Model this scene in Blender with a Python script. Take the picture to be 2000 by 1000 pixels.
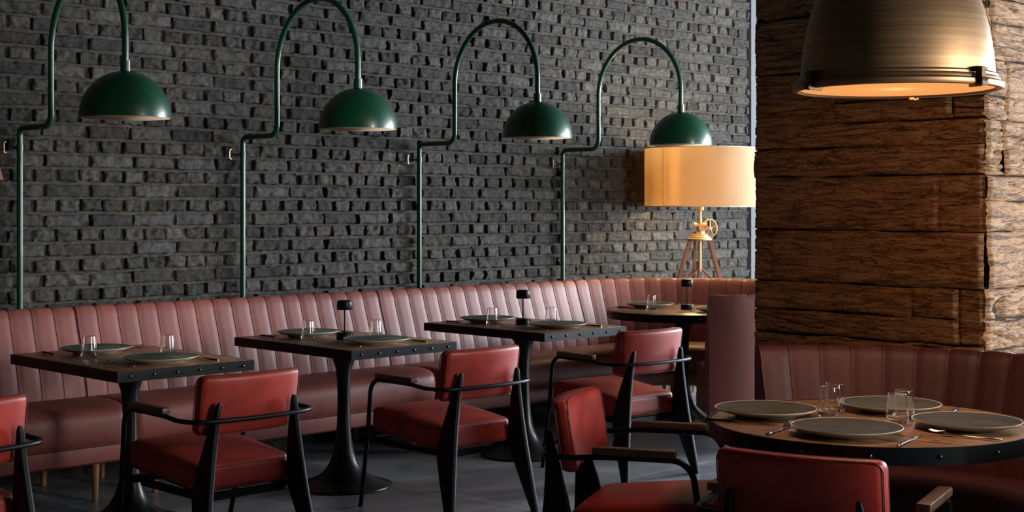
import bpy, bmesh, math, random
from mathutils import Vector, Matrix, noise
random.seed(7)
for o in list(bpy.data.objects): bpy.data.objects.remove(o)
scene = bpy.context.scene
COL = scene.collection
PI = math.pi
R = math.radians

# ------------------------------------------------------------------ camera
cd = bpy.data.cameras.new('camera'); cam = bpy.data.objects.new('camera', cd); COL.objects.link(cam)
cam.location = (0, 0, 1.43)
cam.rotation_euler = (PI/2, 0, -math.atan2(.6997, .7145))
cd.sensor_width = 36; cd.sensor_fit = 'HORIZONTAL'; cd.lens = 2754/2000*36; cd.shift_y = -.0485
cd.clip_start = .05; cd.clip_end = 60
scene.camera = cam

# ------------------------------------------------------------------ world, exposure, daylight through the windows
scene.view_settings.view_transform = 'Standard'
scene.view_settings.look = 'None'
scene.view_settings.gamma = 1
scene.view_settings.use_curve_mapping = False
scene.view_settings.exposure = 0.12
w = bpy.data.worlds.new('sky'); scene.world = w; w.use_nodes = True
bg = w.node_tree.nodes['Background']; bg.inputs[0].default_value = (.55, .65, .8, 1); bg.inputs[1].default_value = .6

CEIL = 3.7
WY = 6.95       # brick wall plane
XL, XR, YF = -3.0, 12.5, -4.0
FRONT_WIN = [(5.0, 6.4), (8.6, 10.8)]
RIGHT_WIN = [(-3.0, -.9), (-.2, 1.9), (2.6, 4.6)]
WZ0, WZ1 = .8, 3.3
FRONT_W = [420, 45]
RIGHT_W = [480, 420, 850]
def area(name, loc, rot, sx, sy, power, colr):
    l = bpy.data.lights.new(name, 'AREA'); l.shape = 'RECTANGLE'; l.size = sx; l.size_y = sy
    l.energy = power; l.color = colr
    o = bpy.data.objects.new(name, l); COL.objects.link(o); o.location = loc; o.rotation_euler = rot
    return o
for (a, b), p in zip(FRONT_WIN, FRONT_W):
    area('daylight', ((a+b)/2, YF+.03, (WZ0+WZ1)/2), (PI/2, 0, 0), b-a-.1, WZ1-WZ0-.1, p, (1, .95, .88))
for (a, b), p in zip(RIGHT_WIN, RIGHT_W):
    area('daylight', (XR-.03, (a+b)/2, (WZ0+WZ1)/2), (PI/2, 0, PI/2), b-a-.1, WZ1-WZ0-.1, p, (.84, .92, 1))
def lamp(name, loc, power, colr, rad=.03, parent=None):
    l = bpy.data.lights.new(name, 'POINT'); l.energy = power; l.color = colr; l.shadow_soft_size = rad
    o = bpy.data.objects.new(name, l); COL.objects.link(o); o.location = loc; o.parent = parent
    return o

# ------------------------------------------------------------------ helpers
def tag(o, label=None, cat=None, group=None, kind=None):
    if label: o['label'] = label
    if cat: o['category'] = cat
    if group: o['group'] = group
    if kind: o['kind'] = kind
    return o
def thing(name, label, cat, loc=(0, 0, 0), rz=0, group=None):
    o = bpy.data.objects.new(name, None); COL.objects.link(o)
    o.location = loc; o.rotation_euler = (0, 0, rz); o.empty_display_size = .1
    return tag(o, label, cat, group)
class MB:
    def __init__(s): s.v = []; s.f = []
    def add(s, v, f):
        n = len(s.v); s.v += [tuple(p) for p in v]; s.f += [tuple(i+n for i in q) for q in f]; return s
    def build(s, name, mat, parent=None, sharp=40, smooth=True):
        me = bpy.data.meshes.new(name); me.from_pydata(s.v, [], s.f)
        bm = bmesh.new(); bm.from_mesh(me); bmesh.ops.recalc_face_normals(bm, faces=bm.faces); bm.to_mesh(me); bm.free()
        me.materials.append(mat)
        if smooth:
            me.polygons.foreach_set('use_smooth', [True]*len(me.polygons))
            if sharp: me.set_sharp_from_angle(angle=R(sharp))
        me.update()
        o = bpy.data.objects.new(name, me); COL.objects.link(o)
        if parent: o.parent = parent
        return o
def box(x0, x1, y0, y1, z0, z1):
    v = [(x, y, z) for x in (x0, x1) for y in (y0, y1) for z in (z0, z1)]
    return v, [(0, 1, 3, 2), (4, 6, 7, 5), (0, 4, 5, 1), (2, 3, 7, 6), (0, 2, 6, 4), (1, 5, 7, 3)]
def grid_faces(nu, nv, cu=False, cv=False):
    f = []
    for i in range(nu if cu else nu-1):
        for j in range(nv if cv else nv-1):
            a = i*nv+j; b = ((i+1) % nu)*nv+j; c = ((i+1) % nu)*nv+(j+1) % nv; d = i*nv+(j+1) % nv
            f.append((a, b, c, d))
    return f
def rbox(sx, sy, sz, r, c=(0, 0, 0), n=6, k=4, fn=None):
    """rounded box; fn maps each local point"""
    h = (sx/2, sy/2, sz/2)
    def axis(hh):
        rr = min(r, hh*.999); inner = hh-rr
        a = [-hh+rr*(1-math.cos(i/k*PI/2)) for i in range(k)]
        m = [-inner+2*inner*i/n for i in range(n+1)]
        return a+m+[-q for q in reversed(a)]
    ax = [axis(q) for q in h]
    v = []; f = []
    def face(u, w_, fix, sgn):
        base = len(v); nu, nw = len(ax[u]), len(ax[w_])
        for a in ax[u]:
            for b in ax[w_]:
                p = [0, 0, 0]; p[u] = a; p[w_] = b; p[fix] = sgn*h[fix]
                inn = [max(-(h[i]-min(r, h[i]*.999)), min(h[i]-min(r, h[i]*.999), p[i])) for i in range(3)]
                d = Vector(p)-Vector(inn)
                if d.length > 1e-9: d = d.normalized()*r
                q = Vector(inn)+d
                if fn: q = Vector(fn(q))
                v.append((q[0]+c[0], q[1]+c[1], q[2]+c[2]))
        f.extend(tuple(i+base for i in q) for q in grid_faces(nu, nw))
    for fix, (u, w_) in ((0, (1, 2)), (1, (0, 2)), (2, (0, 1))):
        for s in (-1, 1): face(u, w_, fix, s)
    # weld seams
    key = {}; nv = []; remap = []
    for p in v:
        q = (round(p[0], 5), round(p[1], 5), round(p[2], 5))
        if q not in key: key[q] = len(nv); nv.append(p)
        remap.append(key[q])
    nf = []
    for q in f:
        t = []
        for i in q:
            if remap[i] not in t: t.append(remap[i])
        if len(t) > 2: nf.append(tuple(t))
    return nv, nf
def lathe(prof, seg=40, c=(0, 0, 0)):
    v = []; f = []
    for r_, z in prof:
        for i in range(seg):
            a = 2*PI*i/seg; v.append((c[0]+r_*math.cos(a), c[1]+r_*math.sin(a), c[2]+z))
    n = len(prof)
    for j in range(n-1):
        for i in range(seg):
            f.append((j*seg+i, j*seg+(i+1) % seg, (j+1)*seg+(i+1) % seg, (j+1)*seg+i))
    if prof[0][0] > 1e-4: f.append(tuple(range(seg)))
    if prof[-1][0] > 1e-4: f.append(tuple((n-1)*seg+i for i in range(seg)))
    return v, f
def tube(pts, r, seg=10, closed=False, caps=True):
    P = [Vector(p) for p in pts]; n = len(P); v = []
    rr = r if hasattr(r, '__len__') else [r]*n
    def tan(i):
        if closed: return (P[(i+1) % n]-P[i-1]).normalized()
        return (P[min(i+1, n-1)]-P[max(i-1, 0)]).normalized()
    t = tan(0); up = Vector((0, 0, 1)) if abs(t.z) < .9 else Vector((1, 0, 0))
    nrm = (up-t*up.dot(t)).normalized()
    for i in range(n):
        t = tan(i); nrm = (nrm-t*nrm.dot(t)).normalized(); b = t.cross(nrm)
        for j in range(seg):
            a = 2*PI*j/seg; v.append(P[i]+(nrm*math.cos(a)+b*math.sin(a))*rr[i])
    f = grid_faces(n, seg, closed, True)
    if not closed and caps: f += [tuple(range(seg)), tuple((n-1)*seg+j for j in range(seg))]
    return v, f
def fillet(pts, rad, k=6):
    """round the corners of a polyline"""
    P = [Vector(p) for p in pts]; out = [P[0]]
    for i in range(1, len(P)-1):
        a = (P[i-1]-P[i]); b = (P[i+1]-P[i]); rr = rad[i-1] if hasattr(rad, '__len__') else rad
        ang = a.angle(b); d = min(rr/math.tan(ang/2), a.length*.49, b.length*.49) if ang > .01 else 0
        p0 = P[i]+a.normalized()*d; p1 = P[i]+b.normalized()*d
        rr = d*math.tan(ang/2); cdir = (a.normalized()+b.normalized()).normalized(); cen = P[i]+cdir*(rr/math.sin(ang/2))
        u0 = p0-cen; u1 = p1-cen; th = u0.angle(u1)
        for j in range(k+1):
            t = j/k; s = math.sin(th)
            out.append(cen+u0*(math.sin((1-t)*th)/s)+u1*(math.sin(t*th)/s))
    out.append(P[-1]); return out
def loft(rings):
    n = len(rings[0]); v = [p for r_ in rings for p in r_]
    return v, grid_faces(len(rings), n, False, True)+[tuple(range(n)), tuple((len(rings)-1)*n+j for j in range(n))]
def kids(o): return [c for c in bpy.data.objects if c.parent == o]
def dup(root, loc, rz, label, name=None):
    cs = kids(root)
    r_ = root.copy(); COL.objects.link(r_); r_.location = loc; r_.rotation_euler = (0, 0, rz); r_['label'] = label
    for ch in cs:
        g = kids(ch); c = ch.copy(); COL.objects.link(c); c.parent = r_
        for s in g:
            d = s.copy(); COL.objects.link(d); d.parent = c
    return r_

# ------------------------------------------------------------------ materials
def nt(name):
    m = bpy.data.materials.new(name); m.use_nodes = True; t = m.node_tree
    return m, t, t.nodes['Principled BSDF'], t.nodes['Material Output']
def mat(name, col, rough=.5, metal=0, noise_amt=0, nscale=20, bump=0, bscale=300, spec=.5, col2=None, coat=0, stretch=None, bdist=.002, rvar=0):
    m, t, b, out = nt(name)
    b.inputs['Base Color'].default_value = (*col, 1); b.inputs['Roughness'].default_value = rough
    b.inputs['Metallic'].default_value = metal; b.inputs['Specular IOR Level'].default_value = spec
    b.inputs['Coat Weight'].default_value = coat
    tc = t.nodes.new('ShaderNodeTexCoord'); mp = t.nodes.new('ShaderNodeMapping'); t.links.new(tc.outputs['Object'], mp.inputs[0])
    if stretch: mp.inputs['Scale'].default_value = stretch
    if noise_amt or col2:
        n = t.nodes.new('ShaderNodeTexNoise'); n.inputs['Scale'].default_value = nscale; n.inputs['Detail'].default_value = 6
        t.links.new(mp.outputs[0], n.inputs['Vector'])
        r_ = t.nodes.new('ShaderNodeValToRGB'); t.links.new(n.outputs['Fac'], r_.inputs[0])
        c2 = col2 if col2 else tuple(c*(1-noise_amt) for c in col)
        r_.color_ramp.elements[0].position = .35; r_.color_ramp.elements[1].position = .65
        r_.color_ramp.elements[0].color = (*c2, 1); r_.color_ramp.elements[1].color = (*col, 1)
        t.links.new(r_.outputs[0], b.inputs['Base Color'])
        if rvar:
            mr = t.nodes.new('ShaderNodeMapRange'); t.links.new(n.outputs['Fac'], mr.inputs[0])
            mr.inputs[3].default_value = rough-rvar; mr.inputs[4].default_value = rough+rvar
            t.links.new(mr.outputs[0], b.inputs['Roughness'])
    if bump:
        n2 = t.nodes.new('ShaderNodeTexNoise'); n2.inputs['Scale'].default_value = bscale; n2.inputs['Detail'].default_value = 5
        t.links.new(mp.outputs[0], n2.inputs['Vector'])
        bp = t.nodes.new('ShaderNodeBump'); bp.inputs['Strength'].default_value = bump; bp.inputs['Distance'].default_value = bdist
        t.links.new(n2.outputs['Fac'], bp.inputs['Height']); t.links.new(bp.outputs[0], b.inputs['Normal'])
    return m
M = {}
M['red'] = mat('red_leather', (.38, .034, .022), .42, spec=.38, noise_amt=.35, nscale=9, bump=.25, bscale=420, bdist=.0008, rvar=.06)
M['banq'] = mat('oxblood_leather', (.23, .064, .050), .47, spec=.45, noise_amt=.22, nscale=5, bump=.25, bscale=380, bdist=.0008, rvar=.05)
M['banq_shaded'] = mat('shaded_oxblood_leather', (.085, .022, .021), .48, spec=.36, noise_amt=.22, nscale=5, bump=.25, bscale=380, bdist=.0008, rvar=.05)  # same leather as the other banquettes, near booth's shade put into its colour
M['pipe'] = mat('dark_piping', (.11, .018, .016), .5)
M['black'] = mat('black_steel', (.002, .004, .0055), .40, spec=.18, bump=.1, bscale=600, bdist=.0003)
M['iron'] = mat('cast_iron', (.003, .0045, .006), .33, spec=.4, noise_amt=.3, nscale=20)
M['stud'] = mat('dark_steel_stud', (.06, .065, .07), .25, metal=.9)
M['steel'] = mat('cutlery_steel', (.35, .33, .3), .22, metal=1)
M['clamp'] = mat('dark_bronze_clamp', (.12, .085, .05), .35, metal=.9)
M['brass'] = mat('brass', (.55, .35, .15), .3, metal=1)
M['green'] = mat('green_enamel', (.006, .064, .030), .34, noise_amt=.12, nscale=4, coat=.15)
M['cream'] = mat('cream_enamel', (.62, .47, .30), .55)
M['bronze'] = None
M['head'] = mat('matt_brass', (.62, .38, .17), .45, metal=.35)
M['tripod'] = mat('tripod_wood', (.33, .14, .07), .5, col2=(.22, .08, .04), nscale=30, stretch=(1, 1, .1), bump=.2, bscale=80)
M['plate'] = mat('green_grey_glaze', (.21, .21, .145), .2, col2=(.11, .115, .08), nscale=14, bump=.12, bscale=40, rvar=.08, bdist=.001)
M['rim'] = mat('bare_stoneware', (.5, .46, .38), .5)
M['legwood'] = mat('honey_wood_leg', (.36, .17, .06), .45, noise_amt=.35, nscale=30, stretch=(1, 1, .1))
M['ceil'] = mat('ceiling_paint', (.02, .02, .02), .8)
M['room'] = mat('dark_plaster', (.018, .018, .018), .8, noise_amt=.2, nscale=3)
M['frame'] = mat('window_frame_metal', (.02, .02, .02), .4)
M['trim'] = mat('steel_trim', (.13, .14, .155), .6, spec=.06)
M['maroon'] = mat('maroon_fabric', (.16, .03, .035), .8)

def wood_mat(name, c_dark, c_light, axis_stretch, rough=.4, bump=.4, scale=6, dist=.002, rings=True):
    m, t, b, out = nt(name)
    tc = t.nodes.new('ShaderNodeTexCoord'); mp = t.nodes.new('ShaderNodeMapping'); t.links.new(tc.outputs['Object'], mp.inputs[0])
    mp.inputs['Scale'].default_value = axis_stretch
    n = t.nodes.new('ShaderNodeTexNoise'); n.inputs['Scale'].default_value = scale; n.inputs['Detail'].default_value = 8; n.inputs['Roughness'].default_value = .65
    n.inputs['Distortion'].default_value = .6
    t.links.new(mp.outputs[0], n.inputs['Vector'])
    wv = t.nodes.new('ShaderNodeTexNoise'); wv.inputs['Scale'].default_value = scale*7; wv.inputs['Detail'].default_value = 4
    t.links.new(mp.outputs[0], wv.inputs['Vector'])
    mx = t.nodes.new('ShaderNodeMath'); mx.operation = 'MULTIPLY_ADD'; mx.inputs[1].default_value = .45
    t.links.new(wv.outputs['Fac'], mx.inputs[0])
    m2 = t.nodes.new('ShaderNodeMath'); m2.operation = 'MULTIPLY'; m2.inputs[1].default_value = .55; t.links.new(n.outputs['Fac'], m2.inputs[0])
    t.links.new(m2.outputs[0], mx.inputs[2])
    r_ = t.nodes.new('ShaderNodeValToRGB'); t.links.new(mx.outputs[0], r_.inputs[0])
    r_.color_ramp.elements[0].position = .41; r_.color_ramp.elements[1].position = .56
    r_.color_ramp.elements[0].color = (*c_dark, 1); r_.color_ramp.elements[1].color = (*c_light, 1)
    t.links.new(r_.outputs[0], b.inputs['Base Color']); b.inputs['Roughness'].default_value = rough
    bp = t.nodes.new('ShaderNodeBump'); bp.inputs['Strength'].default_value = bump; bp.inputs['Distance'].default_value = dist
    t.links.new(mx.outputs[0], bp.inputs['Height']); t.links.new(bp.outputs[0], b.inputs['Normal'])
    return m
M['top'] = wood_mat('dark_oak_top', (.085, .038, .017), (.36, .185, .092), (12, .8, 12), .27, .25, 5, .001)
M['top'].node_tree.nodes['Principled BSDF'].inputs['Specular IOR Level'].default_value = .3
M['arm'] = wood_mat('walnut_arm', (.035, .016, .009), (.11, .052, .028), (9, 1, 9), .42, .2, 8, .001)
def add_cracks(m, stretch):
    t = m.node_tree; b = t.nodes['Principled BSDF']; src = b.inputs['Base Color'].links[0].from_socket
    tc = t.nodes.new('ShaderNodeTexCoord'); mp = t.nodes.new('ShaderNodeMapping'); mp.inputs['Scale'].default_value = stretch
    t.links.new(tc.outputs['Object'], mp.inputs[0])
    n = t.nodes.new('ShaderNodeTexNoise'); n.inputs['Scale'].default_value = 3; n.inputs['Detail'].default_value = 5; n.inputs['Distortion'].default_value = 1.0
    t.links.new(mp.outputs[0], n.inputs['Vector'])
    sb = t.nodes.new('ShaderNodeMath'); sb.operation = 'SUBTRACT'; sb.inputs[1].default_value = .5; t.links.new(n.outputs['Fac'], sb.inputs[0])
    ab = t.nodes.new('ShaderNodeMath'); ab.operation = 'ABSOLUTE'; t.links.new(sb.outputs[0], ab.inputs[0])
    mr = t.nodes.new('ShaderNodeMapRange'); mr.inputs[1].default_value = 0; mr.inputs[2].default_value = .018; mr.inputs[3].default_value = .45; mr.inputs[4].default_value = 1
    t.links.new(ab.outputs[0], mr.inputs[0])
    mx = t.nodes.new('ShaderNodeMix'); mx.data_type = 'RGBA'; mx.blend_type = 'MULTIPLY'; mx.inputs['Factor'].default_value = 1
    t.links.new(src, mx.inputs['A']); t.links.new(mr.outputs[0], mx.inputs['B']); t.links.new(mx.outputs['Result'], b.inputs['Base Color'])
    bp = t.nodes.new('ShaderNodeBump'); bp.inputs['Strength'].default_value = 1; bp.inputs['Distance'].default_value = .006
    old = b.inputs['Normal'].links[0].from_socket
    t.links.new(mr.outputs[0], bp.inputs['Height']); t.links.new(old, bp.inputs['Normal']); t.links.new(bp.outputs[0], b.inputs['Normal'])
    return m
M['beamL'] = wood_mat('rough_hewn_beam', (.12, .055, .024), (.46, .27, .135), (1, 1.6, 14), .75, 1.0, 4, .006)
M['beamR'] = wood_mat('rough_hewn_beam_side', (.12, .055, .024), (.46, .27, .135), (1.6, 1, 14), .75, 1.0, 4, .006)
add_cracks(M['beamL'], (1, .7, 8)); add_cracks(M['beamR'], (.7, 1, 8))

def brick_mat():
    m, t, b, out = nt('charcoal_brick')
    tc = t.nodes.new('ShaderNodeTexCoord')
    at = t.nodes.new('ShaderNodeAttribute'); at.attribute_name = 'tone'
    n = t.nodes.new('ShaderNodeTexNoise'); n.inputs['Scale'].default_value = 26; n.inputs['Detail'].default_value = 12; n.inputs['Roughness'].default_value = .78
    t.links.new(tc.outputs['Object'], n.inputs['Vector'])
    r_ = t.nodes.new('ShaderNodeValToRGB'); t.links.new(n.outputs['Fac'], r_.inputs[0])
    r_.color_ramp.elements[0].position = .3; r_.color_ramp.elements[1].position = .72
    r_.color_ramp.elements[0].color = (.010, .010, .010, 1); r_.color_ramp.elements[1].color = (.115, .107, .095, 1)
    mul = t.nodes.new('ShaderNodeMix'); mul.data_type = 'RGBA'; mul.blend_type = 'MULTIPLY'; mul.inputs['Factor'].default_value = 1
    t.links.new(r_.outputs[0], mul.inputs['A']); t.links.new(at.outputs['Color'], mul.inputs['B'])
    t.links.new(mul.outputs['Result'], b.inputs['Base Color']); b.inputs['Roughness'].default_value = .72
    b.inputs['Specular IOR Level'].default_value = .25
    n2 = t.nodes.new('ShaderNodeTexNoise'); n2.inputs['Scale'].default_value = 75; n2.inputs['Detail'].default_value = 12; n2.inputs['Roughness'].default_value = .74
    t.links.new(tc.outputs['Object'], n2.inputs['Vector'])
    bp = t.nodes.new('ShaderNodeBump'); bp.inputs['Strength'].default_value = 1; bp.inputs['Distance'].default_value = .014
    t.links.new(n2.outputs['Fac'], bp.inputs['Height']); t.links.new(bp.outputs[0], b.inputs['Normal'])
    return m
M['brick'] = brick_mat()
def floor_mat():
    m, t, b, out = nt('slate_tile')
    tc = t.nodes.new('ShaderNodeTexCoord'); mp = t.nodes.new('ShaderNodeMapping'); t.links.new(tc.outputs['Object'], mp.inputs[0])
    mp.inputs['Location'].default_value = (-.21, -.37, 0)
    br = t.nodes.new('ShaderNodeTexBrick'); t.links.new(mp.outputs[0], br.inputs['Vector'])
    br.inputs['Scale'].default_value = 1; br.inputs['Brick Width'].default_value = .75; br.inputs['Row Height'].default_value = .75
    br.inputs['Mortar Size'].default_value = .005; br.offset = .0; br.inputs['Mortar Smooth'].default_value = .2
    br.inputs['Color1'].default_value = (.19, .21, .235, 1); br.inputs['Color2'].default_value = (.26, .28, .30, 1); br.inputs['Mortar'].default_value = (.4, .41, .42, 1)
    n = t.nodes.new('ShaderNodeTexNoise'); n.inputs['Scale'].default_value = 3; n.inputs['Detail'].default_value = 9; n.inputs['Roughness'].default_value = .6
    t.links.new(tc.outputs['Object'], n.inputs['Vector'])
    r_ = t.nodes.new('ShaderNodeValToRGB'); t.links.new(n.outputs['Fac'], r_.inputs[0])
    r_.color_ramp.elements[0].position = .3; r_.color_ramp.elements[0].color = (.55, .55, .55, 1); r_.color_ramp.elements[1].position = .7; r_.color_ramp.elements[1].color = (1.15, 1.15, 1.15, 1)
    mul = t.nodes.new('ShaderNodeMix'); mul.data_type = 'RGBA'; mul.blend_type = 'MULTIPLY'; mul.inputs['Factor'].default_value = 1
    t.links.new(br.outputs['Color'], mul.inputs['A']); t.links.new(r_.outputs[0], mul.inputs['B'])
    t.links.new(mul.outputs['Result'], b.inputs['Base Color'])
    mr = t.nodes.new('ShaderNodeMapRange'); t.links.new(n.outputs['Fac'], mr.inputs[0]); mr.inputs[3].default_value = .22; mr.inputs[4].default_value = .5
    t.links.new(mr.outputs[0], b.inputs['Roughness'])
    bp = t.nodes.new('ShaderNodeBump'); bp.inputs['Strength'].default_value = .25; bp.inputs['Distance'].default_value = .004
    t.links.new(n.outputs['Fac'], bp.inputs['Height']); t.links.new(bp.outputs[0], b.inputs['Normal'])
    return m
M['floor'] = floor_mat()
def glass_mat(name, ior=1.45, rough=0):
    m, t, b, out = nt(name)
    b.inputs['Base Color'].default_value = (1, 1, 1, 1); b.inputs['Transmission Weight'].default_value = 1
    b.inputs['Roughness'].default_value = rough; b.inputs['IOR'].default_value = ior
    return m
M['glass'] = glass_mat('clear_glass')
def pane_mat():
    m, t, b, out = nt('window_pane')
    tr = t.nodes.new('ShaderNodeBsdfTransparent'); gl = t.nodes.new('ShaderNodeBsdfGlossy'); gl.inputs['Roughness'].default_value = .02
    mx = t.nodes.new('ShaderNodeMixShader'); mx.inputs[0].default_value = .08
    t.links.new(tr.outputs[0], mx.inputs[1]); t.links.new(gl.outputs[0], mx.inputs[2]); t.links.new(mx.outputs[0], out.inputs['Surface'])
    return m
M['pane'] = pane_mat()
def emis(name, col, s):
    m, t, b, out = nt(name)
    b.inputs['Base Color'].default_value = (*col, 1); b.inputs['Emission Color'].default_value = (*col, 1); b.inputs['Emission Strength'].default_value = s
    return m
M['bulb'] = emis('warm_bulb', (1, .62, .3), 6)
M['diff'] = emis('lit_opal_glass', (1, .40, .12), .85)
M['diff'].node_tree.nodes['Principled BSDF'].inputs['Base Color'].default_value = (.02, .015, .01, 1); M['diff'].node_tree.nodes['Principled BSDF'].inputs['Specular IOR Level'].default_value = 0; M['diff'].node_tree.nodes['Principled BSDF'].inputs['Roughness'].default_value = 1
M['led'] = emis('table_lamp_led', (1, .6, .25), 5)
def bronze():
    m, t, b, out = nt('brushed_bronze')
    b.inputs['Base Color'].default_value = (.30, .21, .12, 1); b.inputs['Metallic'].default_value = 1; b.inputs['Roughness'].default_value = .33
    b.inputs['Anisotropic'].default_value = .5
    tc = t.nodes.new('ShaderNodeTexCoord'); mp = t.nodes.new('ShaderNodeMapping'); t.links.new(tc.outputs['Object'], mp.inputs[0]); mp.inputs['Scale'].default_value = (1, 1, 60)
    n = t.nodes.new('ShaderNodeTexNoise'); n.inputs['Scale'].default_value = 2.5; n.inputs['Detail'].default_value = 6; t.links.new(mp.outputs[0], n.inputs['Vector'])
    r_ = t.nodes.new('ShaderNodeValToRGB'); t.links.new(n.outputs['Fac'], r_.inputs[0])
    r_.color_ramp.elements[0].color = (.34, .20, .10, 1); r_.color_ramp.elements[1].color = (.46, .30, .17, 1)
    r_.color_ramp.elements[0].position = .3; r_.color_ramp.elements[1].position = .7
    t.links.new(r_.outputs[0], b.inputs['Base Color'])
    mr = t.nodes.new('ShaderNodeMapRange'); t.links.new(n.outputs['Fac'], mr.inputs[0]); mr.inputs[3].default_value = .42; mr.inputs[4].default_value = .48
    t.links.new(mr.outputs[0], b.inputs['Roughness'])
    return m
M['bronze'] = bronze()
def shade_fabric():
    m, t, b, out = nt('lamp_fabric')
    d = t.nodes.new('ShaderNodeBsdfDiffuse'); tr = t.nodes.new('ShaderNodeBsdfTranslucent'); mx = t.nodes.new('ShaderNodeMixShader')
    d.inputs[0].default_value = (.55, .46, .32, 1); tr.inputs[0].default_value = (.85, .62, .36, 1); mx.inputs[0].default_value = .5
    t.links.new(d.outputs[0], mx.inputs[1]); t.links.new(tr.outputs[0], mx.inputs[2]); t.links.new(mx.outputs[0], out.inputs['Surface'])
    tc = t.nodes.new('ShaderNodeTexCoord'); n = t.nodes.new('ShaderNodeTexNoise'); n.inputs['Scale'].default_value = 5
    t.links.new(tc.outputs['Object'], n.inputs['Vector'])
    r_ = t.nodes.new('ShaderNodeValToRGB'); t.links.new(n.outputs['Fac'], r_.inputs[0])
    r_.color_ramp.elements[0].color = (.78, .55, .30, 1); r_.color_ramp.elements[1].color = (.9, .68, .42, 1)
    t.links.new(r_.outputs[0], tr.inputs[0])
    return m
M['shade'] = shade_fabric()

# ------------------------------------------------------------------ room shell
def struct(name, mb, m, **k): return tag(mb.build(name, m, **k), kind='structure')
struct('floor', MB().add(*box(XL-.2, XR+.2, YF-.2, WY+.3, -.12, 0)), M['floor'], smooth=False)
struct('ceiling', MB().add(*box(XL-.2, XR+.2, YF-.2, WY+.3, CEIL, CEIL+.15)), M['ceil'], smooth=False)
struct('wall_left', MB().add(*box(XL-.15, XL, YF-.2, WY+.3, 0, CEIL)), M['room'], smooth=False)
def pierced(name, wins, horizontal):
    mb = MB(); a0, a1 = (XL, XR) if horizontal else (YF, WY+.3)
    def seg(a, b, z0, z1):
        if horizontal: mb.add(*box(a, b, YF-.2, YF, z0, z1))
        else: mb.add(*box(XR, XR+.2, a, b, z0, z1))
    seg(a0, a1, 0, WZ0); seg(a0, a1, WZ1, CEIL)
    cur = a0
    for a, b in wins: seg(cur, a, WZ0, WZ1); cur = b
    seg(cur, a1, WZ0, WZ1)
    struct(name, mb, M['room'], smooth=False)
pierced('wall_front', FRONT_WIN, True); pierced('wall_right', RIGHT_WIN, False)
k = 0
for horizontal, wins in ((True, FRONT_WIN), (False, RIGHT_WIN)):
    for a, b in wins:
        k += 1; mb = MB(); gl = MB()
        def bar(p, q, z0, z1, m_=mb, d0=.06, d1=.12):
            if horizontal: m_.add(*box(p, q, YF-d1, YF-d0, z0, z1))
            else: m_.add(*box(XR+d0, XR+d1, p, q, z0, z1))
        bar(a, a+.06, WZ0, WZ1); bar(b-.06, b, WZ0, WZ1); bar(a+.06, b-.06, WZ0, WZ0+.06); bar(a+.06, b-.06, WZ1-.06, WZ1); bar((a+b)/2-.025, (a+b)/2+.025, WZ0+.06, WZ1-.06)
        bar(a+.06, b-.06, WZ0+.06, WZ1-.06, gl, .085, .092)
        o = struct('window_%d' % k, mb, M['frame'], smooth=False)
        gl.build('pane', M['pane'], o, smooth=False)

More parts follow.
